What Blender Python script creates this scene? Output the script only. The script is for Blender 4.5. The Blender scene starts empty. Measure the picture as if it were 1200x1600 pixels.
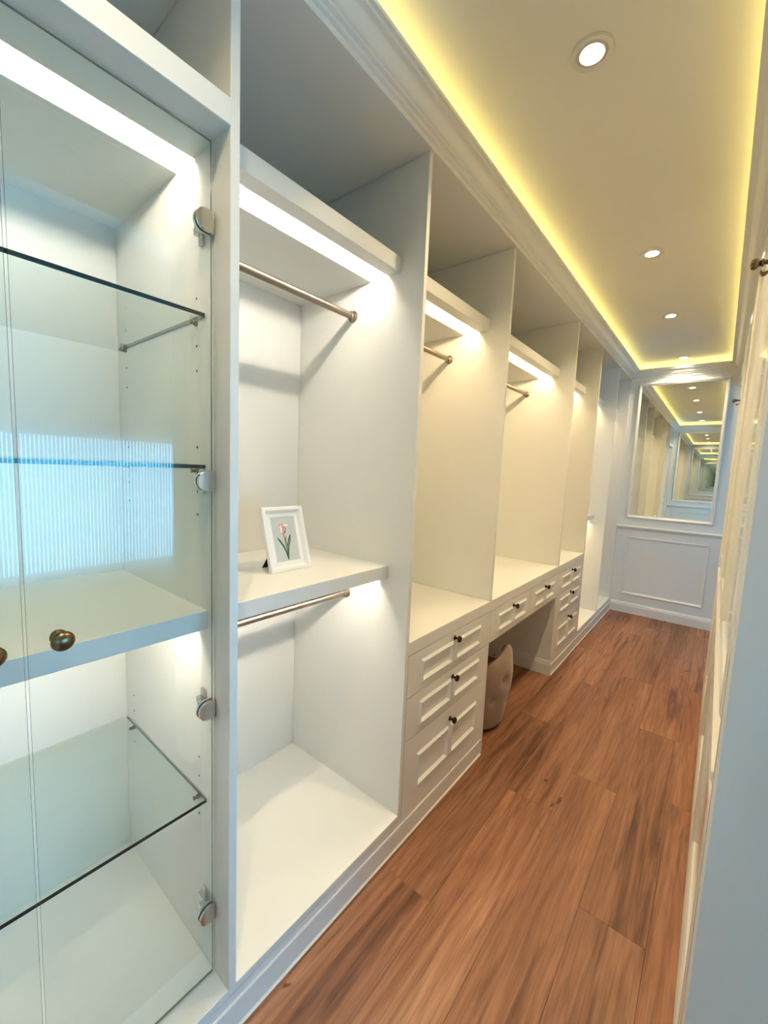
import bpy, bmesh, math, random
from mathutils import Vector, Matrix
random.seed(7)
S = bpy.context.scene
COL = S.collection
PI = math.pi

# ------------------------------------------------------------------ camera
FPX, YAW, PITCH, ROLL = 646.03, math.radians(38.9075), math.radians(5.966), math.radians(2.3865)
fw = Vector((-math.sin(YAW) * math.cos(PITCH), math.cos(YAW) * math.cos(PITCH), -math.sin(PITCH)))
rt = Vector((math.cos(YAW), math.sin(YAW), 0)); up = rt.cross(fw)
r2 = rt * math.cos(ROLL) + up * math.sin(ROLL); u2 = -rt * math.sin(ROLL) + up * math.cos(ROLL)
cd = bpy.data.cameras.new('camera'); cam = bpy.data.objects.new('camera', cd); COL.objects.link(cam)
cd.sensor_fit = 'HORIZONTAL'; cd.sensor_width = 36; cd.lens = FPX / 1200 * 36; cd.clip_start = .01
M = Matrix((r2, u2, -fw)).transposed().to_4x4(); M.translation = Vector((.7715, 0, 1.3372)); cam.matrix_world = M
S.camera = cam

# ------------------------------------------------------------------ world (daylight sky, seen only through the window)
SKY_COL, SKY_STR = (.22, .62, 1.0), 16.0
W = bpy.data.worlds.new('sky'); S.world = W; W.use_nodes = True
bg = W.node_tree.nodes['Background']; bg.inputs[0].default_value = (*SKY_COL, 1); bg.inputs[1].default_value = SKY_STR
for pn, loc, rot, sx, sy in (('window_near_doorway_offscreen', (2.72, .925, 1.26), (0, math.radians(90), 0), 1.56, 1.65), ('window_far_opening_offscreen', (1.525, 2.78, 1.40), (math.radians(90), 0, 0), .75, 1.1)):
    pl = bpy.data.lights.new(pn, 'AREA'); pl.shape = 'RECTANGLE'; pl.size = sx; pl.size_y = sy
    po = bpy.data.objects.new(pn, pl); COL.objects.link(po); po.location = loc; po.rotation_euler = rot
    pl.cycles.is_portal = True

# ------------------------------------------------------------------ exposure and light levels
vs = S.view_settings; vs.view_transform = 'Standard'; vs.look = 'None'; vs.gamma = 1; vs.use_curve_mapping = False
vs.exposure = 0.38
STRIP_COL, STRIP_STR = (1.0, .77, .44), 74.0          # shelf light strips (warm white bays)
NEAR_COL, NEAR_STR = (1.0, .90, .74), 84.0            # neutral white strips of the two bays by the door
COVE_COL, COVE_STR = (1.0, .86, .28), 5.0            # hidden ceiling cove
DOWN_COL, DOWN_STR = (1.0, .80, .50), 30.0            # ceiling downlights: glow of the lamp face
DOWN_WATT, DOWN_SPREAD = 4.4, 126                     # beam of each downlight
try:
    cy = S.cycles
    cy.use_denoising = True
    cy.max_bounces = 14; cy.diffuse_bounces = 5; cy.glossy_bounces = 12; cy.transmission_bounces = 12; cy.transparent_max_bounces = 40
    cy.sample_clamp_indirect = 8.0; cy.blur_glossy = .3
    cy.caustics_reflective = False; cy.caustics_refractive = False
except Exception:
    pass

# ------------------------------------------------------------------ materials
MATS = {}
def new_mat(name):
    m = bpy.data.materials.new(name); m.use_nodes = True; MATS[name] = m
    return m, m.node_tree, m.node_tree.nodes['Principled BSDF']
def pbsdf(name, col, rough=.4, metal=0, spec=.5, coat=0, noise=0, nscale=30, bump=0, bscale=200):
    m, nt, b = new_mat(name)
    b.inputs['Base Color'].default_value = (*col, 1); b.inputs['Roughness'].default_value = rough
    b.inputs['Metallic'].default_value = metal; b.inputs['Specular IOR Level'].default_value = spec
    b.inputs['Coat Weight'].default_value = coat; b.inputs['Coat Roughness'].default_value = .05
    tc = nt.nodes.new('ShaderNodeTexCoord')
    if noise:
        n = nt.nodes.new('ShaderNodeTexNoise'); n.inputs['Scale'].default_value = nscale; n.inputs['Detail'].default_value = 4
        nt.links.new(tc.outputs['Object'], n.inputs['Vector'])
        mx = nt.nodes.new('ShaderNodeMix'); mx.data_type = 'RGBA'
        mx.inputs[6].default_value = (*[c * (1 - noise) for c in col], 1); mx.inputs[7].default_value = (*[min(1, c * (1 + noise)) for c in col], 1)
        nt.links.new(n.outputs['Fac'], mx.inputs[0]); nt.links.new(mx.outputs[2], b.inputs['Base Color'])
    if bump:
        n = nt.nodes.new('ShaderNodeTexNoise'); n.inputs['Scale'].default_value = bscale; n.inputs['Detail'].default_value = 3
        nt.links.new(tc.outputs['Object'], n.inputs['Vector'])
        bp = nt.nodes.new('ShaderNodeBump'); bp.inputs['Strength'].default_value = bump; bp.inputs['Distance'].default_value = .002
        nt.links.new(n.outputs['Fac'], bp.inputs['Height']); nt.links.new(bp.outputs[0], b.inputs['Normal'])
    return m
def emat(name, col, st):
    m, nt, b = new_mat(name)
    b.inputs['Base Color'].default_value = (*col, 1)
    b.inputs['Emission Color'].default_value = (*col, 1); b.inputs['Emission Strength'].default_value = st
    return m
pbsdf('cab_white', (.80, .795, .76), .38, noise=.012, nscale=6)
pbsdf('trim_white', (.80, .80, .775), .32, noise=.012, nscale=8)
pbsdf('gloss_white', (.80, .785, .74), .10, spec=.6, coat=.4, noise=.01, nscale=5)
pbsdf('wall_paint', (.78, .785, .775), .42, noise=.012, nscale=5, bump=.05)
pbsdf('ceiling_paint', (.76, .73, .66), .6, noise=.01, nscale=4)
pbsdf('channel', (.9, .9, .88), .5, noise=.01)
pbsdf('caulk', (.82, .78, .72), .6, noise=.05, nscale=90)
pbsdf('room_paint', (.72, .73, .74), .5, noise=.01)
pbsdf('nickel', (.25, .21, .175), .40, 1, noise=.05, nscale=300)
pbsdf('chrome', (.66, .65, .62), .16, 1, noise=.04, nscale=200)
pbsdf('bronze', (.19, .13, .075), .26, 1, noise=.25, nscale=160)
pbsdf('dark_bronze', (.055, .032, .022), .22, .85, noise=.25, nscale=160)
pbsdf('glass_edge', (.004, .016, .014), .12, noise=.2, nscale=40)
pbsdf('door_edge', (.12, .16, .12), .15, noise=.2, nscale=40)
pbsdf('hole_shade', (.03, .03, .027), .5, noise=.1)  # near-black colour standing for the shade inside shelf-pin holes
pbsdf('velvet', (.30, .20, .13), .85, noise=.12, nscale=25, bump=.3, bscale=500)
MATS['velvet'].node_tree.nodes['Principled BSDF'].inputs['Sheen Weight'].default_value = .35
pbsdf('velvet_button', (.33, .23, .16), .85, noise=.1)
pbsdf('dark_wood', (.035, .018, .012), .4, noise=.2, nscale=40)
pbsdf('frame_white', (.83, .83, .83), .35, noise=.015, nscale=60)
pbsdf('print_paper', (.52, .56, .57), .3, noise=.03, nscale=60)
pbsdf('tulip_pink', (.62, .33, .32), .5, noise=.25, nscale=160)
pbsdf('tulip_pale', (.86, .72, .68), .5, noise=.08, nscale=160)
pbsdf('tulip_dark', (.16, .07, .07), .5, noise=.2, nscale=160)
pbsdf('leaf_dark', (.045, .095, .05), .5, noise=.3, nscale=120)
pbsdf('leaf_pale', (.18, .27, .15), .5, noise=.25, nscale=120)
pbsdf('black_card', (.02, .015, .013), .7, noise=.1)
pbsdf('blind_cloth', (.62, .64, .66), .8, noise=.03, nscale=80)
pbsdf('baffle', (.60, .58, .54), .35, noise=.03, nscale=60)
emat('strip_glow', STRIP_COL, STRIP_STR); emat('near_glow', NEAR_COL, NEAR_STR)
emat('cove_glow', COVE_COL, COVE_STR)
emat('lamp_glow', DOWN_COL, DOWN_STR)
def mirror_mat():
    m, nt, b = new_mat('mirror_silver')
    b.inputs['Base Color'].default_value = (.86, .89, .86, 1); b.inputs['Metallic'].default_value = 1; b.inputs['Roughness'].default_value = 0.0
    n = nt.nodes.new('ShaderNodeTexNoise'); n.inputs['Scale'].default_value = 3
    mx = nt.nodes.new('ShaderNodeMix'); mx.data_type = 'RGBA'; mx.inputs[6].default_value = (.85, .88, .85, 1); mx.inputs[7].default_value = (.87, .90, .87, 1)
    nt.links.new(n.outputs['Fac'], mx.inputs[0]); nt.links.new(mx.outputs[2], b.inputs['Base Color'])
mirror_mat()
def glass_mat(name, tint, boost=1.8):
    m, nt, b = new_mat(name); nt.nodes.remove(b)
    out = nt.nodes['Material Output']
    tr = nt.nodes.new('ShaderNodeBsdfTransparent'); tr.inputs[0].default_value = (*tint, 1)
    gl = nt.nodes.new('ShaderNodeBsdfGlossy'); gl.inputs['Roughness'].default_value = 0.0
    fr = nt.nodes.new('ShaderNodeFresnel'); fr.inputs[0].default_value = 1.5
    ge = nt.nodes.new('ShaderNodeNewGeometry')
    inv = nt.nodes.new('ShaderNodeMath'); inv.operation = 'SUBTRACT'; inv.inputs[0].default_value = boost
    sc_ = nt.nodes.new('ShaderNodeMath'); sc_.operation = 'MULTIPLY'; sc_.inputs[1].default_value = boost
    mu = nt.nodes.new('ShaderNodeMath'); mu.operation = 'MULTIPLY'; mu.use_clamp = True
    nt.links.new(ge.outputs['Backfacing'], sc_.inputs[0]); nt.links.new(sc_.outputs[0], inv.inputs[1])
    nt.links.new(fr.outputs[0], mu.inputs[0]); nt.links.new(inv.outputs[0], mu.inputs[1])
    mix = nt.nodes.new('ShaderNodeMixShader')
    nt.links.new(mu.outputs[0], mix.inputs[0]); nt.links.new(tr.outputs[0], mix.inputs[1]); nt.links.new(gl.outputs[0], mix.inputs[2])
    nt.links.new(mix.outputs[0], out.inputs[0])
glass_mat('door_glass', (.985, .995, .985)); glass_mat('shelf_glass', (.95, .985, .972), 1.5); glass_mat('window_glass', (.95, .98, .98), 1.6)
def slat_mat():
    m, nt, b = new_mat('sheer_slat'); nt.nodes.remove(b); out = nt.nodes['Material Output']
    tl = nt.nodes.new('ShaderNodeBsdfTranslucent'); df = nt.nodes.new('ShaderNodeBsdfDiffuse')
    n = nt.nodes.new('ShaderNodeTexNoise'); n.inputs['Scale'].default_value = 40
    mx = nt.nodes.new('ShaderNodeMix'); mx.data_type = 'RGBA'; mx.inputs[6].default_value = (.70, .74, .76, 1); mx.inputs[7].default_value = (.78, .81, .82, 1)
    nt.links.new(n.outputs['Fac'], mx.inputs[0]); nt.links.new(mx.outputs[2], tl.inputs[0]); nt.links.new(mx.outputs[2], df.inputs[0])
    ms = nt.nodes.new('ShaderNodeMixShader'); ms.inputs[0].default_value = .15
    nt.links.new(tl.outputs[0], ms.inputs[1]); nt.links.new(df.outputs[0], ms.inputs[2]); nt.links.new(ms.outputs[0], out.inputs[0])
slat_mat()
def wood_mat():
    m, nt, b = new_mat('oak_floor')
    N = nt.nodes.new; L = nt.links.new
    tc = N('ShaderNodeNewGeometry'); oi = N('ShaderNodeObjectInfo')
    sc_ = N('ShaderNodeVectorMath'); sc_.operation = 'SCALE'; sc_.inputs[0].default_value = (31.7, 17.3, 11.1); L(oi.outputs['Random'], sc_.inputs['Scale'])
    ad = N('ShaderNodeVectorMath'); ad.operation = 'ADD'; L(tc.outputs['Position'], ad.inputs[0]); L(sc_.outputs[0], ad.inputs[1])
    def noise(sx, sy, s, det, dist=0, rough=.55):
        mp = N('ShaderNodeMapping'); mp.inputs['Scale'].default_value = (sx, sy, 1); L(ad.outputs[0], mp.inputs[0])
        n = N('ShaderNodeTexNoise'); n.inputs['Scale'].default_value = s; n.inputs['Detail'].default_value = det
        n.inputs['Distortion'].default_value = dist; n.inputs['Roughness'].default_value = rough; L(mp.outputs[0], n.inputs[0]); return n
    def ramp(src, stops):
        r = N('ShaderNodeValToRGB'); e = r.color_ramp.elements
        while len(e) < len(stops): e.new(.5)
        for el, (p, c) in zip(e, stops): el.position = p; el.color = (*c, 1)
        L(src, r.inputs[0]); return r
    def mul(a, c, fac=1.0, mode='MULTIPLY'):
        x = N('ShaderNodeMix'); x.data_type = 'RGBA'; x.blend_type = mode; x.inputs[0].default_value = fac; L(a, x.inputs[6]); L(c, x.inputs[7]); return x.outputs[2]
    broad = noise(8, .7, 1, 4, .25)
    base = ramp(broad.outputs['Fac'], [(.28, (.20, .078, .036)), (.5, (.30, .128, .064)), (.72, (.42, .205, .115))])
    fine = noise(75, 2.0, 2, 6, .2, .7)
    fr = ramp(fine.outputs['Fac'], [(.28, (.58, .55, .52)), (.52, (1, 1, 1)), (.72, (1.22, 1.22, 1.22))])
    c = mul(base.outputs[0], fr.outputs[0])
    mp = N('ShaderNodeMapping'); mp.inputs['Scale'].default_value = (1, .16, 1); L(ad.outputs[0], mp.inputs[0])
    wv = N('ShaderNodeTexWave'); wv.bands_direction = 'X'; wv.inputs['Scale'].default_value = 9; wv.inputs['Distortion'].default_value = 16; wv.inputs['Detail'].default_value = 3; wv.inputs['Detail Scale'].default_value = 1.2
    L(mp.outputs[0], wv.inputs[0])
    wr = ramp(wv.outputs['Fac'], [(.0, (.86, .84, .82)), (.5, (1, 1, 1)), (1, (1.05, 1.05, 1.05))])
    c = mul(c, wr.outputs[0])
    streak = noise(15, .75, 1.5, 5, .35, .65)
    sr = ramp(streak.outputs['Fac'], [(.315, (.34, .25, .20)), (.395, (.66, .60, .56)), (.475, (1, 1, 1))])
    c = mul(c, sr.outputs[0])
    kn = noise(17, 7, 1, 2, .6)
    kr = ramp(kn.outputs['Fac'], [(.23, (.25, .17, .13)), (.285, (1, 1, 1))])
    c = mul(c, kr.outputs[0])
    hv = N('ShaderNodeMapRange'); hv.inputs['To Min'].default_value = .86; hv.inputs['To Max'].default_value = 1.14; L(oi.outputs['Random'], hv.inputs['Value'])
    hs = N('ShaderNodeHueSaturation'); L(hv.outputs[0], hs.inputs['Value']); L(c, hs.inputs['Color'])
    L(hs.outputs[0], b.inputs['Base Color'])
    rr = N('ShaderNodeMapRange'); rr.inputs['To Min'].default_value = .36; rr.inputs['To Max'].default_value = .52; L(fine.outputs['Fac'], rr.inputs['Value']); L(rr.outputs[0], b.inputs['Roughness'])
    bp = N('ShaderNodeBump'); bp.inputs['Strength'].default_value = .25; bp.inputs['Distance'].default_value = .001; L(fine.outputs['Fac'], bp.inputs['Height']); L(bp.outputs[0], b.inputs['Normal'])
    b.inputs['Specular IOR Level'].default_value = .4
wood_mat()
MT = MATS

# ------------------------------------------------------------------ mesh helpers
def box(bm, x0, x1, y0, y1, z0, z1, mi=0):
    v = [bm.verts.new(p) for p in ((x0,y0,z0),(x1,y0,z0),(x1,y1,z0),(x0,y1,z0),(x0,y0,z1),(x1,y0,z1),(x1,y1,z1),(x0,y1,z1))]
    for f in ((0,3,2,1),(4,5,6,7),(0,1,5,4),(1,2,6,5),(2,3,7,6),(3,0,4,7)):
        bm.faces.new([v[i] for i in f]).material_index = mi
def make(name, bm, mats, parent=None, bevel=0, smooth=False):
    if bevel:
        bmesh.ops.bevel(bm, geom=list(bm.edges), offset=bevel, segments=1, affect='EDGES', clamp_overlap=True)
    bmesh.ops.recalc_face_normals(bm, faces=bm.faces)
    me = bpy.data.meshes.new(name); bm.to_mesh(me); bm.free()
    for m in ([mats] if isinstance(mats, str) else mats): me.materials.append(MT[m])
    if smooth:
        for p in me.polygons: p.use_smooth = True
        try: me.set_sharp_from_angle(angle=math.radians(40))
        except Exception: pass
    o = bpy.data.objects.new(name, me); COL.objects.link(o)
    if parent is not None:
        o.parent = parent; o.matrix_parent_inverse = Matrix.Translation(-Vector(parent.location)) if parent.type == 'EMPTY' or parent.location.length else Matrix()
    return o
def pbox(name, x0, x1, y0, y1, z0, z1, mat, parent=None, bevel=.0012):
    bm = bmesh.new(); box(bm, x0, x1, y0, y1, z0, z1); return make(name, bm, mat, parent, bevel)
def tag(o, label, cat, group=None):
    o['label'] = label; o['category'] = cat
    if group: o['group'] = group
    return o
def thing(name, loc, label, cat, group=None):
    o = bpy.data.objects.new(name, None); o.empty_display_size = .05; o.location = loc; COL.objects.link(o)
    return tag(o, label, cat, group)
def struct(o): o['kind'] = 'structure'; return o
def lathe(bm, prof, origin, axis='z', seg=24, mi=0):
    """prof: (radius, height) list revolved about the axis"""
    ox, oy, oz = origin; rings = []
    for r, h in prof:
        ring = []
        if r < 1e-6:
            p = {'x': (ox + h, oy, oz), '-x': (ox - h, oy, oz), 'y': (ox, oy + h, oz), 'z': (ox, oy, oz + h)}[axis]; rings.append([bm.verts.new(p)]); continue
        for i in range(seg):
            a = 2 * PI * i / seg; c, s = r * math.cos(a), r * math.sin(a)
            p = {'x': (ox + h, oy + c, oz + s), '-x': (ox - h, oy + c, oz + s), 'y': (ox + c, oy + h, oz + s), 'z': (ox + c, oy + s, oz + h)}[axis]
            ring.append(bm.verts.new(p))
        rings.append(ring)
    for a, b in zip(rings, rings[1:]):
        for i in range(seg):
            j = (i + 1) % seg
            if len(a) == 1 and len(b) == 1: continue
            if len(a) == 1: f = bm.faces.new((a[0], b[i], b[j]))
            elif len(b) == 1: f = bm.faces.new((a[i], a[j], b[0]))
            else: f = bm.faces.new((a[i], a[j], b[j], b[i]))
            f.material_index = mi
def extrude(bm, poly, place, t0, t1, mi=0):
    """2D polygon -> prism; place(u, v, t) gives the 3D point"""
    a = [bm.verts.new(place(u, v, t0)) for u, v in poly]; b = [bm.verts.new(place(u, v, t1)) for u, v in poly]
    n = len(poly)
    bm.faces.new(a).material_index = mi; bm.faces.new(b[::-1]).material_index = mi
    for i in range(n):
        bm.faces.new((a[i], a[(i+1) % n], b[(i+1) % n], b[i])).material_index = mi
def frame_sweep(bm, u0, u1, v0, v1, prof, place):
    """moulding round a rectangle. prof: (inset, height) polyline, closed by its base on the wall"""
    rings = []
    for ins, h in prof:
        rings.append([bm.verts.new(place(u, v, h)) for u, v in ((u0+ins, v0+ins), (u1-ins, v0+ins), (u1-ins, v1-ins), (u0+ins, v1-ins))])
    m = len(rings)
    for k in range(m):
        a, b = rings[k], rings[(k+1) % m]
        for i in range(4):
            j = (i + 1) % 4; bm.faces.new((a[i], a[j], b[j], b[i]))
def curve_pts(p0, p1, kind, n=5):
    out = []
    for i in range(n + 1):
        t = i / n
        if kind == 'cove': a = t * PI / 2; out.append((p0[0] + (p1[0]-p0[0]) * (1 - math.cos(a)), p0[1] + (p1[1]-p0[1]) * math.sin(a)))
        else: out.append((p0[0] + (p1[0]-p0[0]) * t, p0[1] + (p1[1]-p0[1]) * (t - math.sin(2*PI*t) / (2*PI) * .9)))
    return out

# ------------------------------------------------------------------ dimensions
XB = -.585                      # cabinet back
ZT, ZC, ZP = 2.291, 2.42, .1176 # niche top / ceiling / cabinet floor
YN, YF = -.20, 4.7095           # near and far end walls
XR, YJ, YJ2 = .82, .815, 3.25    # right wall face, door jambs
TH = .018
D = {1: (.4549, .4745), 2: (1.1049, 1.1224), 3: (1.763, 1.7817), 4: (2.797, 2.815), 5: (3.4485, 3.4665), 6: (4.1144, 4.1324)}
ZS0, ZS1, XS = 1.966, 2.0148, -.094   # upper shelves
ZM0, ZM1 = .962, 1.0055               # middle shelves

# ------------------------------------------------------------------ structure
bm = bmesh.new(); box(bm, XB - .1, 2.75, -1.3, 4.85, -.1, -.008)
floor = struct(make('floor', bm, 'oak_floor'))
cols = [(-.585, -.525), (-.525, -.345), (-.345, -.165), (-.165, .015), (.015, .195), (.195, .375), (.375, .555), (.555, .735), (.735, .82)]
offs = [.3, .9, .15, .62, 1.02, .42, .71, .10, .80]
PL = 1.22
pm = {}
def plank(x0, x1, y0, y1):
    g = .0002; key = (round(x1-x0, 4), round(y1-y0, 4))
    if key not in pm:
        b = bmesh.new(); box(b, -(x1-x0)/2+g, (x1-x0)/2-g, -(y1-y0)/2+g, (y1-y0)/2-g, -.008, 0)
        bmesh.ops.bevel(b, geom=[e for e in b.edges if all(v.co.z > -.001 for v in e.verts)], offset=.0007, segments=1, affect='EDGES')
        me = bpy.data.meshes.new('plank'); b.to_mesh(me); b.free(); me.materials.append(MT['oak_floor']); pm[key] = me
    o = bpy.data.objects.new('plank', pm[key]); COL.objects.link(o); o.parent = floor; o.location = ((x0+x1)/2, (y0+y1)/2, 0)
for (x0, x1), of in zip(cols, offs):
    lo, hi = (D[3][1], D[4][0]) if x1 < -.16 else (YN, YF)
    y = of - 2 * PL
    while y < hi:
        a, b_ = max(y, lo), min(y + PL, hi)
        if b_ - a > .01: plank(x0, x1, a, b_)
        y += PL
for i in range(11):      # planks of the far adjoining room
    x0 = .82 + i * .18; x1 = min(x0 + .18, 2.6)
    y = 1.9 - (i * .53) % PL
    while y < YF:
        a, b_ = max(y, 2.9 if i else YJ2), min(y + PL, YF)
        if b_ - a > .01: plank(x0, x1, a, b_)
        y += PL
for i in range(11):      # planks of the adjoining room
    x0 = .82 + i * .18; x1 = min(x0 + .18, 2.6)
    y = -1.2 - (i * .47) % PL
    while y < 1.9:
        a, b_ = max(y, -1.2 if i else YN), min(y + PL, 1.9 if i else YJ)
        if b_ - a > .01: plank(x0, x1, a, b_)
        y += PL

bm = bmesh.new(); box(bm, XB - .1, .94, -1.3, 4.85, ZC, ZC + .1); box(bm, .94, 2.75, -1.3, 2.0, ZC, ZC + .1); box(bm, .94, 2.75, 2.8, 4.85, ZC, ZC + .1); struct(make('ceiling', bm, 'ceiling_paint'))
bm = bmesh.new(); box(bm, XB - .1, XB - .012, -1.3, 4.85, -.1, ZC); struct(make('wall_left', bm, 'wall_paint'))
bm = bmesh.new(); box(bm, XB - .012, 2.6, YF, 4.85, -.1, ZC); struct(make('wall_back', bm, 'wall_paint'))
bm = bmesh.new(); box(bm, XB - .012, XR, -.32, YN, -.1, ZC); struct(make('wall_front', bm, 'wall_paint'))
bm = bmesh.new()
box(bm, XR, .94, YJ, YJ2, -.008, ZC); box(bm, XR, .94, YJ2, YF, 2.16, ZC); box(bm, XR, .94, YN, YJ, 2.16, ZC); box(bm, XR, .94, -1.2, YN, -.008, ZC)
struct(make('wall_right', bm, 'gloss_white'))
# adjoining room with the window the daylight comes from
bm = bmesh.new(); box(bm, .94, 2.6, -1.3, -1.2, -.1, ZC); struct(make('wall_room_front', bm, 'room_paint'))
bm = bmesh.new(); box(bm, .94, 2.6, 1.9, 2.0, -.1, ZC); struct(make('wall_room_back', bm, 'room_paint'))
WY0, WY1, WZ0, WZ1 = .10, 1.75, .48, 2.04
bm = bmesh.new()
box(bm, 2.6, 2.7, -1.3, WY0, -.1, ZC); box(bm, 2.6, 2.7, WY1, 2.0, -.1, ZC); box(bm, 2.6, 2.7, WY0, WY1, -.1, WZ0); box(bm, 2.6, 2.7, WY0, WY1, WZ1, ZC)
box(bm, 2.6, 2.7, 2.8, YF, -.1, ZC)
struct(make('wall_window', bm, 'room_paint'))
win = bpy.data.objects.new('window_1', None); win.location = (2.65, .7, WZ0); COL.objects.link(win); win['kind'] = 'structure'
for nm, a in (('window_frame', (2.62, 2.67, WY0, WY0+.05, WZ0, WZ1)), ('window_frame', (2.62, 2.67, WY1-.05, WY1, WZ0, WZ1)), ('window_frame', (2.62, 2.67, WY0+.05, WY1-.05, WZ0, WZ0+.05)), ('window_frame', (2.62, 2.67, WY0+.05, WY1-.05, WZ1-.05, WZ1)), ('mullion', (2.625, 2.665, .22, .26, WZ0+.05, WZ1-.05))):
    pbox(nm, *a, 'trim_white', win)
pbox('pane', 2.643, 2.648, WY0+.05, .22, WZ0+.05, WZ1-.05, 'window_glass', win, 0)
pbox('pane', 2.643, 2.648, .26, WY1-.05, WZ0+.05, WZ1-.05, 'window_glass', win, 0)
pbox('window_sill', 2.56, 2.6, WY0-.04, WY1+.04, WZ0-.03, WZ0, 'trim_white', win)
VX0, VX1, VZ0, VZ1 = 1.15, 1.90, .85, 1.95
bm = bmesh.new(); box(bm, .94, VX0, 2.8, 2.9, -.1, ZC); box(bm, VX1, 2.6, 2.8, 2.9, -.1, ZC); box(bm, VX0, VX1, 2.8, 2.9, -.1, VZ0); box(bm, VX0, VX1, 2.8, 2.9, VZ1, ZC)
struct(make('wall_alcove_front', bm, 'room_paint'))
win2 = bpy.data.objects.new('window_2', None); win2.location = (1.525, 2.85, VZ0); COL.objects.link(win2); win2['kind'] = 'structure'
for a in ((VX0, VX0+.03, 2.83, 2.87, VZ0, VZ1), (VX1-.03, VX1, 2.83, 2.87, VZ0, VZ1), (VX0+.03, VX1-.03, 2.83, 2.87, VZ0, VZ0+.03), (VX0+.03, VX1-.03, 2.83, 2.87, VZ1-.03, VZ1)): pbox('window_frame', *a, 'trim_white', win2)
pbox('pane', VX0+.03, VX1-.03, 2.848, 2.853, VZ0+.03, VZ1-.03, 'window_glass', win2, 0)
rb = thing('roller_blind', (2.58, .7, 1.47), 'pale roller blind pulled part way down over the window', 'blind')
pbox('blind_cloth', 2.584, 2.587, WY0-.05, WY1+.05, 1.475, 2.06, 'blind_cloth', rb, 0)
bm = bmesh.new(); lathe(bm, [(0, 0), (.022, 0), (.022, 1.75), (0, 1.75)], (2.575, WY0-.05, 2.075), 'y', 16); make('roller_tube', bm, 'blind_cloth', rb, smooth=True)
bm = bmesh.new(); lathe(bm, [(0, 0), (.008, 0), (.008, 1.75), (0, 1.75)], (2.5855, WY0-.05, 1.472), 'y', 10); make('bottom_bar', bm, 'trim_white', rb, smooth=True)
vb = thing('vertical_blind', (2.5, .7, .30), 'sheer white vertical blind hanging before the window of the next room', 'blind')
pbox('head_rail', 2.485, 2.525, WY0-.1, WY1+.1, 2.06, 2.10, 'trim_white', vb)
b = bmesh.new()
n = 4
cs = [(-.0082 + .0164 * i / n, .0018 * math.sin(PI * i / n)) for i in range(n + 1)]
cs = cs + [(u, w - .0006) for u, w in cs[::-1]]
extrude(b, cs, lambda u, v, t: (v, u, t), -.86, .86)
bmesh.ops.recalc_face_normals(b, faces=b.faces)
slat_me = bpy.data.meshes.new('slat'); b.to_mesh(slat_me); b.free(); slat_me.materials.append(MT['sheer_slat'])
k = 0; y = WY0 - .05
while y < WY1 + .05:
    o = bpy.data.objects.new('slat', slat_me); COL.objects.link(o); o.parent = vb; o.matrix_parent_inverse = Matrix.Translation(-vb.location)
    o.location = (2.505, y, 1.20); o.rotation_euler = (0, 0, math.radians(random.uniform(-14, 14))); y += .022; k += 1

# crown moulding carrying the hidden cove light: each run mitred at the corners
XCL, ZE = .0746, 2.372
prof = [(0, ZT), (.008, ZT), (.008, ZT+.015), (.017, ZT+.017), (.017, ZT+.025), (.027, ZT+.027)]
prof += curve_pts((.028, ZT+.032), (.058, ZT+.060), 'ogee', 10) + [(.066, ZT+.061), (.066, ZT+.070), (XCL, ZT+.071), (XCL, ZE), (.064, ZE), (.060, ZE-.006), (0, ZE-.006)]
def crown(name, side):
    bm = bmesh.new(); A, B = [], []
    for o_, z in prof:
        if side == 'L': a, b = (o_, YN+o_, z), (o_, YF-o_, z)
        elif side == 'R': a, b = (XR-o_, YN+o_, z), (XR-o_, YF-o_, z)
        elif side == 'B': a, b = (o_, YF-o_, z), (XR-o_, YF-o_, z)
        else: a, b = (o_, YN+o_, z), (XR-o_, YN+o_, z)
        A.append(bm.verts.new(a)); B.append(bm.verts.new(b))
    n = len(prof)
    for i in range(n): bm.faces.new((A[i], A[(i+1) % n], B[(i+1) % n], B[i]))
    bm.faces.new(A); bm.faces.new(B[::-1])
    return struct(make(name, bm, 'trim_white', smooth=False))
for nm, s_ in (('trim_1', 'L'), ('trim_2', 'B'), ('trim_3', 'R'), ('trim_4', 'F')): crown(nm, s_)
cv = thing('cove_light', (.4, 2.25, ZE), 'yellow light strip hidden on top of the crown moulding', 'light')
zc0, zc1 = ZE - .006, ZE + .004
for a in ((.022, .036, YN+.03, YF-.03), (XR-.036, XR-.022, YN+.03, YF-.03)): pbox('led_tape', *a, zc0, zc1, 'cove_glow', cv, 0)
for a in ((.05, XR-.05, YF-.036, YF-.022), (.05, XR-.05, YN+.022, YN+.036)): pbox('led_tape', *a, zc0, zc1, 'cove_glow', cv, 0)
# bulkhead over the cabinets
pbox('trim_5', XB-.012, -.001, YN, YF, ZT+.02, ZC, 'trim_white', None, 0)['kind'] = 'structure'

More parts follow.
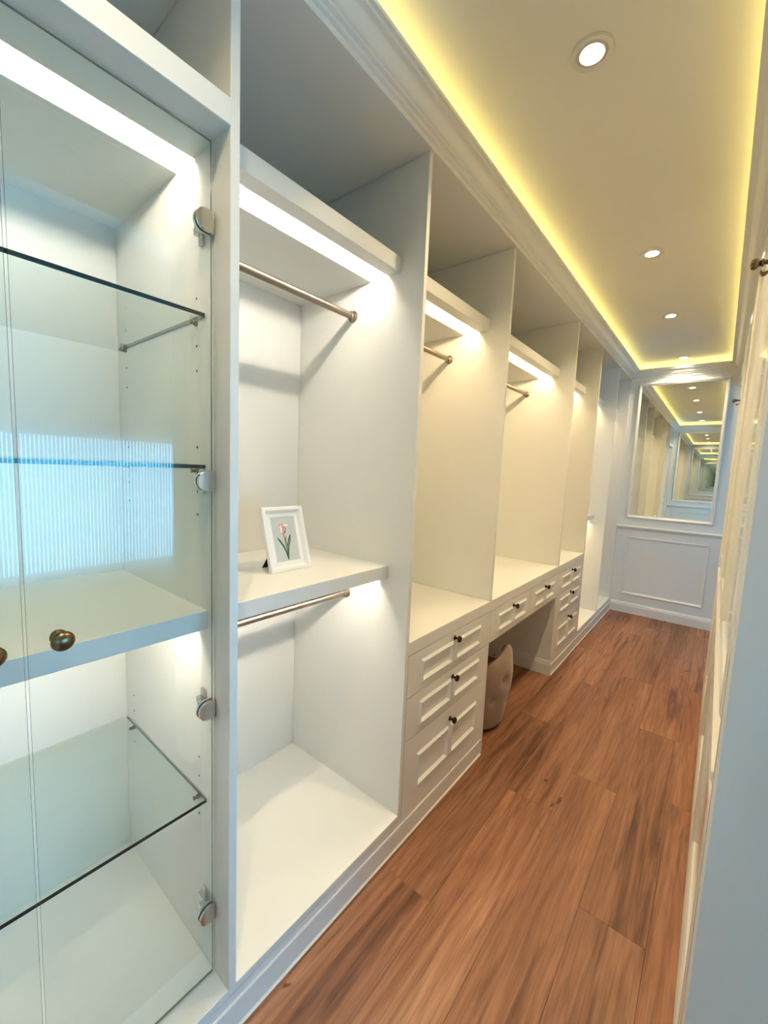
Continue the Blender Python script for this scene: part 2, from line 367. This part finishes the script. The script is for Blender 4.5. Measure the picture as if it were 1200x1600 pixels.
# end walls: baseboard, chair rail, lower panel
PANEL = [(0, 0), (0, .006), (.004, .010), (.010, .012), (.014, .009), (.018, .006), (.022, .006), (.025, 0)]
def base_prof(t, h): return [(0, 0), (t, 0), (t, h*.72), (t*.8, h*.78), (t*.8, h*.86), (t*.45, h*.95), (t*.3, h), (0, h)]
RAIL = [(0, 0), (.006, .002), (.010, .008), (.018, .012), (.022, .020), (.028, .024), (.030, .032), (.026, .038), (0, .038)]
def run(name, prf, place, t0, t1, mat='trim_white'):
    bm = bmesh.new(); extrude(bm, prf, place, t0, t1); return struct(make(name, bm, mat))
run('baseboard_back', base_prof(.014, .105), lambda o_, z, t: (t, YF-o_, z), 0.006, 2.6)
run('baseboard_front', base_prof(.014, .105), lambda o_, z, t: (t, YN+o_, z), 0.006, XR)
run('trim_6', RAIL, lambda o_, z, t: (t, YF-o_, z+.840), 0.002, 2.6)
run('trim_7', RAIL, lambda o_, z, t: (t, YN+o_, z+.840), 0.002, XR)
def panel(name, u0, u1, v0, v1, place, mat='trim_white'):
    bm = bmesh.new(); frame_sweep(bm, u0, u1, v0, v1, PANEL, place); return struct(make(name, bm, mat))
panel('trim_8', .090, .752, .188, .772, lambda u, v, h: (u, YF-h, v))
panel('trim_9', .090, .752, .188, .772, lambda u, v, h: (u, YN+h, v))

# right wall: baseboard, chair rail, moulded panels, door casing
run('baseboard_right', base_prof(.012, .10), lambda o_, z, t: (XR-o_, t, z), YJ+.085, YJ2-.085, 'gloss_white')
run('trim_10', [(a*.5, b_) for a, b_ in RAIL], lambda o_, z, t: (XR-o_, t, z+.795), YJ+.085, YJ2-.085, 'gloss_white')
ys = [.93, 1.65, 2.37, 3.12]
k = 11
for a, b_ in zip(ys, ys[1:]):
    for z0, z1 in ((.17, .74), (.90, 2.22)):
        bm = bmesh.new(); frame_sweep(bm, a+.035, b_-.035, z0, z1, [(i_, h*.8) for i_, h in PANEL], lambda u, v, h: (XR-h, u, v))
        struct(make('trim_%d' % k, bm, 'gloss_white')); k += 1
CAS = [(0, 0), (0, .007), (.006, .011), (.016, .012), (.020, .008), (.040, .007), (.048, .010), (.060, .010), (.066, .006), (.078, .005), (.082, 0)]
run('trim_%d' % k, CAS, lambda o_, h, t: (XR-h, YJ+o_, t), 0, 2.24, 'gloss_white'); k += 1
run('trim_%d' % k, CAS, lambda o_, h, t: (XR-h, YJ2-o_, t), 0, 2.24, 'gloss_white'); k += 1
run('trim_%d' % k, CAS, lambda o_, h, t: (XR-h, t, 2.16+o_), YJ2, YF, 'gloss_white'); k += 1
run('trim_%d' % k, CAS, lambda o_, h, t: (XR-h, t, 2.16+o_), YN, YJ, 'gloss_white'); k += 1

# mirrors at both ends
MF = [(0, 0), (0, .012), (.006, .018), (.014, .020), (.020, .014), (.026, .012), (.031, .006), (.031, 0)]
def mirror(loc, place, y0, y1, label):
    t = thing('mirror', loc, label, 'mirror')
    bm = bmesh.new(); frame_sweep(bm, .069, .758, .953, 2.254, MF, place); make('mirror_frame', bm, 'trim_white', t)
    pbox('mirror_glass', .098, .729, y0, y1, .982, 2.225, 'mirror_silver', t, 0)
mirror((.41, YF, .953), lambda u, v, h: (u, YF-h, v), YF-.005, YF-.0005, 'tall white-framed mirror on the blue-grey end wall above the chair rail')
mirror((.41, YN, .953), lambda u, v, h: (u, YN+h, v), YN+.0005, YN+.005, 'tall white-framed mirror beside the glass-door cabinet and doorway')

# ------------------------------------------------------------------ hardware prototypes
KNOB = [(0, 0), (.011, 0), (.011, .002), (.006, .004), (.005, .012), (.008, .015), (.0135, .019), (.0150, .024), (.0125, .029), (.006, .032), (0, .0325)]
b = bmesh.new(); lathe(b, KNOB, (0, 0, 0), 'x', 20); bmesh.ops.recalc_face_normals(b, faces=b.faces)
knob_me = bpy.data.meshes.new('knob'); b.to_mesh(knob_me); b.free(); knob_me.materials.append(MT['dark_bronze'])
for p in knob_me.polygons: p.use_smooth = True
gk_me = knob_me.copy(); gk_me.materials.clear(); gk_me.materials.append(MT['bronze'])
def put(name, me, parent, loc, rot=(0, 0, 0), scale=1):
    o = bpy.data.objects.new(name, me); COL.objects.link(o)
    root = parent
    while root.parent: root = root.parent
    o.parent = parent; o.matrix_parent_inverse = Matrix.Translation(-Vector(root.location))
    o.location = loc; o.rotation_euler = rot; o.scale = (scale,)*3; return o
def sub(parent_mesh, o):   # re-parent o (built in world space) under a part of a thing
    root = parent_mesh
    while root.parent: root = root.parent
    o.parent = parent_mesh; o.matrix_parent_inverse = Matrix.Identity(4)
    return o
def spart(name, bm, mats, part, bevel=0, smooth=False):
    """a sub-part built in world coordinates under a part of a thing (parts sit at identity in world space)"""
    o = make(name, bm, mats, None, bevel, smooth); o.parent = part; o.matrix_parent_inverse = Matrix.Identity(4); return o
def kput(part, me, loc, scale=1):
    o = bpy.data.objects.new('knob', me); COL.objects.link(o); o.parent = part; o.matrix_parent_inverse = Matrix.Identity(4); o.location = loc; o.scale = (scale,)*3; return o

def strip(parent, y0, y1, z):
    bm = bmesh.new(); zt = z + .028
    box(bm, -.218, -.2168, y0, y1, z + .0003, zt); box(bm, -.1422, -.141, y0, y1, z + .0003, zt); box(bm, -.2168, -.1422, y0, y1, zt - .0012, zt)
    c = make('light_channel', bm, 'channel', parent); c['label'] = 'glowing white light strip let into the shelf'
    bm = bmesh.new(); box(bm, -.150, -.1425, y0 + .001, y1 - .001, z + .009, z + .018); spart('led_tape', bm, 'near_glow' if y0 < 1 else 'strip_glow', c)
def shelf(name, parent, x1, y0, y1, z0, z1):
    bm = bmesh.new(); zt = z0 + .028
    x = [XB, -.218, -.141, x1]
    V = lambda xx, y, zz: bm.verts.new((xx, y, zz))
    pts = [(x[0], z0), (x[1], z0), (x[1], zt), (x[2], zt), (x[2], z0), (x[3] - .0012, z0), (x[3], z0 + .0012), (x[3], z1 - .0012), (x[3] - .0012, z1), (x[0], z1)]
    extrude(bm, pts, lambda u, v, t_: (u, t_, v), y0, y1)
    return make(name, bm, 'cab_white', parent)
def rail(parent, y0, y1, x, z):
    bm = bmesh.new(); lathe(bm, [(0, 0), (.0115, 0), (.0115, y1-y0-.006), (0, y1-y0-.006)], (x, y0+.003, z), 'y', 20); r = make('hanging_rail', bm, 'nickel', parent, smooth=True)
    for ya, s_ in ((y0, 1), (y1, -1)):
        bm = bmesh.new(); lathe(bm, [(0, 0), (.020, 0), (.020, s_*.003), (.0155, s_*.005), (.0155, s_*.016), (.012, s_*.018)], (x, ya, z), 'y', 20)
        spart('flange', bm, 'nickel', r, smooth=True)
    return r
def upper(t, y0, y1, side=None, rod=None, zlow=None, xs=XS):
    """back, top, recessed upper shelf with light strip, right-hand side panel"""
    z0 = ZP - .02 if zlow is None else zlow
    pbox('back_panel', XB-.010, XB, y0, y1, z0, ZT, 'cab_white', t, 0)
    pbox('top_panel', XB, 0, y0, y1, ZT, ZT+.018, 'cab_white', t, 0)
    shelf('upper_shelf', t, xs, y0, y1, ZS0, ZS1)
    strip(t, y0, y1, ZS0)
    if side: pbox('side_panel', XB, 0, side[0], side[1], z0, ZT, 'cab_white', t)
    if rod: rail(t, y0, y1, *rod)
def mid(t, y0, y1):
    shelf('middle_shelf', t, -.092, y0, y1, ZM0, ZM1); strip(t, y0, y1, ZM0)
def bottom(t, y0, y1): pbox('bottom_panel', XB, 0, y0, y1, ZP-.02, ZP, 'cab_white', t)

# plinth under the run of cabinets (with the thin caulk line against the floor), broken by the kneehole
bm = bmesh.new(); box(bm, XB, -.0005, YN, D[3][1], 0, ZP-.021); box(bm, XB, -.0005, D[4][0], YF, 0, ZP-.021)
box(bm, XB, XB+.012, D[3][1], D[4][0], 0, .09)
struct(make('baseboard_left', bm, 'cab_white'))
pf = [(0, 0), (.004, 0), (.004, .071), (.002, .0745), (0, .0745)]
for i, (a, b_) in enumerate(((YN, D[3][0]-.004), (D[4][1]-.012, YF-.014))):
    run('trim_%d' % k, pf, lambda o_, z, t: (o_, t, z), a, b_); k += 1
    run('trim_%d' % k, [(0, 0), (.005, 0), (0, .005)], lambda o_, z, t: (.004+o_, t, z), a, b_, 'caulk'); k += 1
run('trim_%d' % k, base_prof(.010, .100), lambda o_, z, t: (t, D[4][0]-o_, z), XB+.012, .004); k += 1
run('trim_%d' % k, base_prof(.010, .100), lambda o_, z, t: (XB+.012+o_, t, z), D[3][1], D[4][0]-.010); k += 1

# ------------------------------------------------------------------ A: glass-door display cabinet
A0, A1 = -.180, D[1][0]
t = thing('display_cabinet', (-.29, .137, 0), 'white display cabinet with frameless glass doors, glass shelves and lit interior', 'cabinet')
pbox('side_panel', XB, 0, YN+.001, A0, ZP-.02, ZT, 'cab_white', t)
pbox('side_panel', XB, 0, *D[1], ZP-.02, ZT, 'cab_white', t)
pbox('back_panel', XB-.010, XB, A0, A1, ZP-.02, ZT, 'cab_white', t, 0)
pbox('top_panel', XB, 0, A0, A1, ZT, ZT+.018, 'cab_white', t, 0)
shelf('upper_shelf', t, 0, A0, A1, 1.960, 2.0073); strip(t, A0, A1, 1.960)
mid(t, A0, A1); bottom(t, A0, A1)
XG = -.0634
def gdoor(y0, y1, ky, hy, sgn):
    bm = bmesh.new(); x0, x1, z0, z1 = XG-.0025, XG+.0025, ZP+.003, 1.957
    box(bm, x0, x1, y0, y1, z0, z1)
    bm.normal_update()
    for f in bm.faces: f.material_index = 0 if abs(f.normal.x) > .9 else 1
    d = make('glass_door', bm, ['door_glass', 'door_edge'], t)
    kput(d, gk_me, (XG+.0025, ky, 1.036), 1.12)
    bm = bmesh.new(); lathe(bm, [(0, 0), (.010, 0), (.010, .003), (.007, .006), (0, .006)], (XG-.0025, ky, 1.036), '-x', 16); spart('knob_back', bm, 'bronze', d, smooth=True)
    for z in (1.806, 1.296, .790, .2845):
        # rounded clamp plates on both faces of the glass, body behind, arm to the side panel
        poly = [(0, -.021), (.015, -.021)] + [(.015 + .019*math.sin(a), -.021*math.cos(a)) for a in [PI*i/12 for i in range(1, 12)]] + [(.015, .021), (0, .021)]
        bm = bmesh.new()
        for xa, xb in ((XG+.0025, XG+.0085), (XG-.0085, XG-.0025)):
            extrude(bm, poly, lambda u, v, w: (w, hy - sgn*u, z + v), xa, xb)
        box(bm, XG-.009, XG+.009, min(hy-sgn*.001, hy+sgn*.003), max(hy-sgn*.001, hy+sgn*.003), z-.021, z+.021)
        h = spart('hinge', bm, 'chrome', d, .0009)
    return d
dr = gdoor(.1400, .4500, .1800, .4505, 1)
dl = gdoor(-.1760, .1355, .0956, -.1765, -1)
# hinge mounts on the side panels
for hy, s_ in ((A1, 1), (A0, -1)):
    for z in (1.806, 1.296, .790, .2845):
        bm = bmesh.new(); box(bm, XG-.058, XG-.009, min(hy, hy-s_*.012), max(hy, hy-s_*.012), z-.007, z+.007)
        box(bm, XG-.050, XG-.034, min(hy, hy-s_*.006), max(hy, hy-s_*.006), z-.028, z+.028)
        box(bm, XG-.030, XG-.012, min(hy-s_*.010, hy-s_*.024), max(hy-s_*.010, hy-s_*.024), z-.010, z+.010)
        make('hinge_mount', bm, 'chrome', t, .001)
def gshelf(z, th=.008):
    bm = bmesh.new(); x1 = -.0945; x0 = XB+.006
    box(bm, x0, x1, A0+.002, A1-.002, z-th, z)
    bm.normal_update()
    for f in bm.faces: f.material_index = 0 if abs(f.normal.z) > .9 else (1 if f.normal.x > .9 else (0 if f.normal.x < -.9 else 2))
    s_ = make('glass_shelf', bm, ['shelf_glass', 'glass_edge', 'door_edge'], t)
    for x in (-.133, -.525):
        for yy, dd in ((A1, -1), (A0, 1)):
            bm = bmesh.new(); lathe(bm, [(0, 0), (.0055, 0), (.0055, dd*.006), (.0035, dd*.007), (.0035, dd*.010), (.005, dd*.011), (.005, dd*.014), (0, dd*.015)], (x, yy, z-th-.0055), 'y', 12)
            spart('shelf_pin', bm, 'nickel', s_, smooth=True)
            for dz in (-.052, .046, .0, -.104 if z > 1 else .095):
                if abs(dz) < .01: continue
                bm = bmesh.new(); lathe(bm, [(0, dd*.0006), (.0028, dd*.0006), (.0028, 0)], (x, yy, z-th+dz), 'y', 10); spart('pin_hole_shade', bm, 'hole_shade', s_)  # thin dark disc on the panel: painted shade of an unbored pin hole
for z in (1.643, 1.3295, .547): gshelf(z)

# ------------------------------------------------------------------ B: bay with the picture
t = thing('open_wardrobe', (-.29, .79, 0), 'full-height open bay with two hanging rails and the shelf holding the tulip picture', 'wardrobe', 'open wardrobe bays')
B0, B1 = D[1][1], D[2][0]
upper(t, B0, B1, D[2], (-.297, 1.868)); mid(t, B0, B1); rail(t, B0, B1, -.287, .868); bottom(t, B0, B1)
# ------------------------------------------------------------------ C / D / E bays above the worktop
ZW0, ZW1 = .70, .75
t = thing('open_wardrobe', (-.29, 1.44, ZW1), 'open bay with hanging rail above the three-drawer chest next to the picture bay', 'wardrobe', 'open wardrobe bays')
upper(t, D[2][1], D[3][0], None, (-.290, 1.866), ZW1); pbox('side_panel', XB, 0, *D[3], ZW1, ZT, 'cab_white', t)
t = thing('open_wardrobe', (-.29, 2.29, ZW1), 'widest open bay, with hanging rail, above the kneehole desk', 'wardrobe', 'open wardrobe bays')
upper(t, D[3][1], D[4][0], None, (-.297, 1.872), ZW1); pbox('side_panel', XB, 0, *D[4], ZW1, ZT, 'cab_white', t)
t = thing('open_wardrobe', (-.29, 3.13, ZW1), 'open bay above the three-drawer chest between kneehole and floor-length bays', 'wardrobe', 'open wardrobe bays')
upper(t, D[4][1], D[5][0], None, None, ZW1)
# ------------------------------------------------------------------ F / G full-height bays
t = thing('open_wardrobe', (-.29, 3.79, 0), 'full-height open bay with a middle shelf beyond the last drawer chest', 'wardrobe', 'open wardrobe bays')
pbox('side_panel', XB, 0, *D[5], ZP-.02, ZT, 'cab_white', t)
upper(t, D[5][1], D[6][0], D[6]); mid(t, D[5][1], D[6][0]); bottom(t, D[5][1], D[6][0])
t = thing('open_wardrobe', (-.29, 4.4, 0), 'full-height open bay without middle shelf, against the mirror wall', 'wardrobe', 'open wardrobe bays')
upper(t, D[6][1], YF-.020); pbox('side_panel', XB, 0, YF-.020, YF-.002, ZP-.02, ZT, 'cab_white', t); bottom(t, D[6][1], YF-.020)
# worktop
tag(pbox('worktop', XB, 0, D[2][1]+.0005, D[5][0]-.0005, ZW0, ZW1-.0005, 'cab_white', None, .0015), 'long cream worktop running over both drawer chests and the kneehole', 'worktop')

# ------------------------------------------------------------------ drawers
def drawer(t, y0, y1, z0, z1, py0, py1, pz0, pz1, gap, kz):
    g = .0018; y0 += g; y1 -= g; z0 += g; z1 -= g
    ym = (py0 + py1) / 2
    ys_ = [y0, py0, ym - gap/2, ym + gap/2, py1, y1]; zs_ = [z0, pz0, pz1, z1]
    bm = bmesh.new()
    V = {(i, j): bm.verts.new((0, ys_[i], zs_[j])) for i in range(6) for j in range(4)}
    for i in range(5):
        for j in range(3):
            q = [V[i, j], V[i+1, j], V[i+1, j+1], V[i, j+1]]
            if j == 1 and i in (1, 3):
                prev = q
                for ins, x in ((.0085, .0075), (.0105, .0075), (.019, -.003)):
                    a, b_, c, d = ys_[i]+ins, ys_[i+1]-ins, zs_[j]+ins, zs_[j+1]-ins
                    nx = [bm.verts.new((x, a, c)), bm.verts.new((x, b_, c)), bm.verts.new((x, b_, d)), bm.verts.new((x, a, d))]
                    for m_ in range(4): bm.faces.new((prev[m_], prev[(m_+1) % 4], nx[(m_+1) % 4], nx[m_]))
                    prev = nx
                bm.faces.new(prev)
            else: bm.faces.new(q)
    # sides and back
    Bk = {}
    rim = [(i, 0) for i in range(6)] + [(5, j) for j in range(1, 4)] + [(i, 3) for i in range(4, -1, -1)] + [(0, j) for j in (2, 1)]
    for r_ in rim: Bk[r_] = bm.verts.new((-.018, V[r_].co.y, V[r_].co.z))
    for a, b_ in zip(rim, rim[1:] + rim[:1]): bm.faces.new((V[a], V[b_], Bk[b_], Bk[a]))
    bm.faces.new([Bk[r_] for r_ in rim])
    d = make('drawer', bm, 'cab_white', t)
    kput(d, knob_me, (.0015, ym, kz), .92)
ZD = [(.543, .70, .673), (.380, .543, .509), (.0765, .380, .328)]
def chest(t, y0, y1, px0, px1):
    pbox('carcass', XB, -.034, y0+.0005, y1-.0005, ZP-.02, ZW0-.0005, 'cab_white', t, 0)
    for z0, z1, kz in ZD:
        zz0, zz1 = z0 + .029, z1 - .0375
        if z0 < .1: zz0, zz1 = .164, .301
        drawer(t, y0, y1, z0, z1, px0, px1, zz0, zz1, .015, kz)
t = thing('drawer_chest', (-.29, 1.44, ZP-.02), 'three-drawer chest with bronze knobs between the picture bay and the stool', 'drawer chest')
chest(t, D[2][1], D[3][0]-.006, 1.203, 1.680)
pbox('end_panel', XB, 0, D[3][0]-.0055, D[3][1], ZP-.02, ZW0-.0005, 'cab_white', t)
t = thing('drawer_chest', (-.29, 3.13, ZP-.02), 'three-drawer chest with bronze knobs on the far side of the kneehole', 'drawer chest')
pbox('end_panel', XB, 0, D[4][0]-.0, D[4][1], ZP-.02, ZW0-.0005, 'cab_white', t)
chest(t, D[4][1], D[5][0], 2.898, 3.378)
t = thing('desk_drawers', (-.29, 2.29, .54), 'pair of shallow drawers hung over the kneehole between the two chests', 'drawers')
pbox('carcass', XB, -.034, D[3][1]+.0005, D[4][0]-.0005, .544, ZW0-.0005, 'cab_white', t, 0)
ysp = 2.305
drawer(t, D[3][1], ysp, .540, .70, 1.866, 2.240, .572, .662, .015, .664)
drawer(t, ysp, D[4][0], .540, .70, 2.374, 2.738, .572, .662, .015, .664)
pbox('trim_%d' % k, XB+.001, XB+.012, D[3][1], D[4][0], .09, .54, 'cab_white', None, 0)['kind'] = 'structure'; k += 1

# ------------------------------------------------------------------ picture frame with tulip print
lean = math.radians(17)
PW, PH = .153, .206
t = thing('picture_frame', (-.254, .8195, ZM1), 'white picture frame with a tulip print standing on the shelf', 'picture frame')
c0 = Vector((-.252, .743, ZM1 + .0005)); uy = Vector((.0045, .153, 0)).normalized(); vz = Vector((-math.sin(lean), 0, math.cos(lean))); nn = uy.cross(vz).normalized()
if nn.x < 0: nn = -nn
def P(u, v, h): return tuple(c0 + uy*u + vz*v + nn*h)
bm = bmesh.new()
frame_sweep(bm, 0, PW, 0, PH, [(0, -.014), (0, .0), (.004, .002), (.011, .001), (.017, -.006), (.020, -.010), (.020, -.014)], P)
make('frame', bm, 'frame_white', t)
bm = bmesh.new(); frame_sweep(bm, .0195, PW-.0195, .0195, PH-.0195, [(0, -.0125), (0, -.0095), (.011, -.0095), (.013, -.0115), (.013, -.0125)], P); make('mat_board', bm, 'frame_white', t)
bm = bmesh.new(); extrude(bm, [(.030, .030), (PW-.030, .030), (PW-.030, PH-.030), (.030, PH-.030)], P, -.0130, -.0118)
pr = make('print', bm, 'print_paper', t); pr['label'] = 'grey print of a pink tulip'
def flat(name, poly, mat, h0):
    bm = bmesh.new(); extrude(bm, [(PW*.5 + a*.001, .030 + b_*.001) for a, b_ in poly], P, -.0118, h0); spart(name, bm, mat, pr)
flat('leaf', [(-1, 8), (3, 10), (7, 32), (12, 50), (19, 66), (23, 88), (17, 82), (9, 68), (3, 50), (-1, 30)], 'leaf_dark', -.0113)
flat('leaf', [(-1, 8), (2, 10), (-2, 36), (-9, 55), (-21, 73), (-31, 82), (-24, 68), (-13, 50), (-7, 34)], 'leaf_dark', -.0112)
flat('leaf', [(-1, 30), (4, 44), (3, 66), (6, 84), (0, 76), (-3, 56)], 'leaf_pale', -.01105)
flat('leaf', [(6, 36), (13, 58), (18, 74), (12, 66), (7, 52)], 'leaf_pale', -.01095)
flat('stem', [(-.5, 6), (2, 6), (1, 40), (-1.5, 78), (-3.5, 94), (-5.2, 94), (-3.4, 76), (-1.2, 40)], 'leaf_dark', -.0111)
flat('petal', [(-12, 90), (-4, 87), (4, 90), (8, 100), (7, 114), (-1, 122), (-10, 124), (-17, 118), (-16, 104)], 'tulip_pink', -.01115)
flat('petal', [(-14, 94), (-9, 91), (-6, 104), (-8, 120), (-15, 116)], 'tulip_pale', -.01105)
flat('petal', [(0, 92), (5, 95), (6, 110), (2, 118), (-1, 106)], 'tulip_dark', -.01105)
flat('petal', [(1, 98), (3, 99), (3.6, 110), (2, 113), (.6, 106)], 'tulip_pale', -.01095)
flat('petal', [(-3, 116), (4, 113), (12, 113), (19, 116), (13, 120), (4, 122)], 'tulip_pale', -.0109)
bm = bmesh.new(); extrude(bm, [(.004, .004), (PW-.004, .004), (PW-.004, PH-.004), (.004, PH-.004)], P, -.0165, -.0140); make('backing_board', bm, 'black_card', t)
q0 = Vector(P(PW*.5-.022, .115, -.0165)); q1 = Vector(P(PW*.5+.022, .115, -.0165)); f0 = Vector((-.338, .768, ZM1+.0006)); f1 = Vector((-.336, .824, ZM1+.0006))
bm = bmesh.new(); off = Vector((-.002, 0, 0.0))
vv = [bm.verts.new(p) for p in (q0, q1, f1, f0, q0+off, q1+off, f1+off, f0+off)]
for f in ((0,1,2,3), (7,6,5,4), (0,4,5,1), (1,5,6,2), (2,6,7,3), (3,7,4,0)): bm.faces.new([vv[i] for i in f])
make('easel_leg', bm, 'black_card', t)

# ------------------------------------------------------------------ stool in the kneehole
SX, SY = -.205, 2.02
t = thing('stool', (SX, SY, 0), 'low tufted beige velvet stool with a curved back tucked in the kneehole', 'stool')
bm = bmesh.new(); lathe(bm, [(0, 0), (.178, 0), (.180, .004), (.180, .024), (.176, .028), (0, .028)], (SX, SY, 0), 'z', 40); make('base', bm, 'dark_wood', t, smooth=True)
PKA = math.radians(22)
tufts = [(-28, .19), (12, .155), (-8, .285), (-68, .155), (-48, .285), (-100, .20), (32, .285), (52, .17), (92, .2), (75, .29), (130, .19), (170, .19), (-140, .19)]
def rimh(a):
    d = math.atan2(math.sin(a-PKA), math.cos(a-PKA))
    return .19 + .23 * math.exp(-(d / (2.2 if d < 0 else .6))**2) + .008 * math.cos(5*d) * math.exp(-(d/1.3)**2)
def rad(a, z, top):
    r = .186 + .045 * math.sin(min(1, z/.34) * PI * .55) - .012 * max(0, z-.3)/.1
    for ad, tz in tufts:
        d = math.atan2(math.sin(a-math.radians(ad)), math.cos(a-math.radians(ad))) * .21
        e = (d*d + (z-tz)**2)
        r -= .020 * math.exp(-e/.00055) + .006 * math.exp(-e/.004)
    return r
NA, NZ = 120, 34
bm = bmesh.new(); rows = []
for j in range(NZ + 1):
    row = []
    for i in range(NA):
        a = 2*PI*i/NA; H = rimh(a); z = .026 + (H-.026) * j / NZ
        r = rad(a, z, H)
        edge = max(0, (j/NZ - .9) / .1); r -= .014 * edge**2
        row.append(bm.verts.new((SX + r*math.cos(a), SY + r*math.sin(a), z + .004*math.sin(edge*PI/2))))
    rows.append(row)
for dr_, dz in ((.024, .003), (.042, -.006), (.050, -.024), (.054, -.05)):
    row = []
    for i in range(NA):
        a = 2*PI*i/NA; H = rimh(a); r = rad(a, H, H) - .014 - dr_ + .012
        row.append(bm.verts.new((SX + r*math.cos(a), SY + r*math.sin(a), max(.19, H + dz))))
    rows.append(row)
row = []
for i in range(NA):
    a = 2*PI*i/NA; row.append(bm.verts.new((SX + .13*math.cos(a), SY + .13*math.sin(a), .19)))
rows.append(row)
for a_, b_ in zip(rows, rows[1:]):
    for i in range(NA): bm.faces.new((a_[i], a_[(i+1) % NA], b_[(i+1) % NA], b_[i]))
bm.faces.new(rows[-1])
shell = make('upholstered_shell', bm, 'velvet', t, smooth=True)
bm = bmesh.new(); lathe(bm, [(.120, .188), (.140, .195), (.142, .207), (.125, .216), (.07, .222), (0, .224)], (SX, SY, 0), 'z', 40); make('seat_cushion', bm, 'velvet', t, smooth=True)
for ad, tz in tufts:
    a = math.radians(ad); r = rad(a, tz, 0) - .001
    b = bmesh.new(); bmesh.ops.create_uvsphere(b, u_segments=10, v_segments=6, radius=.007); bmesh.ops.scale(b, vec=(1, 1, 1), verts=b.verts)
    bmesh.ops.translate(b, vec=(SX + r*math.cos(a), SY + r*math.sin(a), tz), verts=b.verts); spart('button', b, 'velvet_button', shell, smooth=True)

# ------------------------------------------------------------------ downlights
for yl, dlab in ((.14, 'recessed ceiling downlight in front of the glass-door cabinet and doorway'), (1.222, 'recessed ceiling downlight in front of the chest beside the picture bay'), (2.418, 'recessed ceiling downlight in front of the kneehole desk'), (3.375, 'recessed ceiling downlight in front of the chest beyond the kneehole'), (4.555, 'recessed ceiling downlight tight against the cove at the mirror wall')):
    t = thing('downlight', (.408, yl, ZC), dlab, 'downlight', 'downlights along the ceiling')
    bm = bmesh.new(); lathe(bm, [(.036, .0), (.037, -.004), (.049, -.0055), (.0525, -.002), (.0525, 0)], (.408, yl, ZC), 'z', 36); make('trim_ring', bm, 'baffle', t, smooth=True)
    bm = bmesh.new(); lathe(bm, [(.0365, -.003), (.0345, -.0015), (.032, -.0045), (.029, -.005), (.0275, -.001), (.0265, -.0005)], (.408, yl, ZC), 'z', 36); make('inner_ring', bm, 'baffle', t, smooth=True)
    bm = bmesh.new(); lathe(bm, [(.0262, -.0005), (.0255, -.005), (.018, -.0065), (0, -.007)], (.408, yl, ZC), 'z', 30); make('lamp', bm, 'lamp_glow', t, smooth=True)
    bn = 'downlight_beam' if yl > 1 else 'downlight_beam_offscreen'
    ld = bpy.data.lights.new(bn, 'AREA'); ld.shape = 'DISK'; ld.size = .050; ld.energy = DOWN_WATT; ld.color = DOWN_COL; ld.spread = math.radians(DOWN_SPREAD)
    lo = bpy.data.objects.new(bn, ld); COL.objects.link(lo); lo.location = (.408, yl, ZC - .0078)

# ------------------------------------------------------------------ coat hooks on the right wall
for yh, lab in ((1.21, 'dark bronze coat hook on the panelled wall near the doorway casing'), (3.10, 'dark bronze coat hook on the panelled wall towards the mirror end')):
    z = 1.803
    t = thing('coat_hook', (XR, yh, z), lab, 'hook')
    bm = bmesh.new(); lathe(bm, [(0, 0), (.016, 0), (.016, .003), (.010, .006), (0, .006)], (XR, yh, z), '-x', 20); make('backplate', bm, 'bronze', t, smooth=True)
    bm = bmesh.new(); lathe(bm, [(.0065, .004), (.005, .012), (.0045, .022), (.008, .024), (.008, .027), (.005, .029), (.010, .034), (.0115, .039), (.0095, .044), (0, .0465)], (XR, yh, z), '-x', 16); make('hook_arm', bm, 'bronze', t, smooth=True)
    bm = bmesh.new(); pts = [(.006, -.006), (.012, -.016), (.018, -.023), (.025, -.024), (.029, -.018)]
    poly = [(a, b_ - .0035) for a, b_ in pts] + [(a - .0015, b_ + .0035) for a, b_ in pts[::-1]]
    extrude(bm, poly, lambda u, v, w: (XR-u, yh+w, z+v), -.004, .004); make('lower_hook', bm, 'bronze', t)
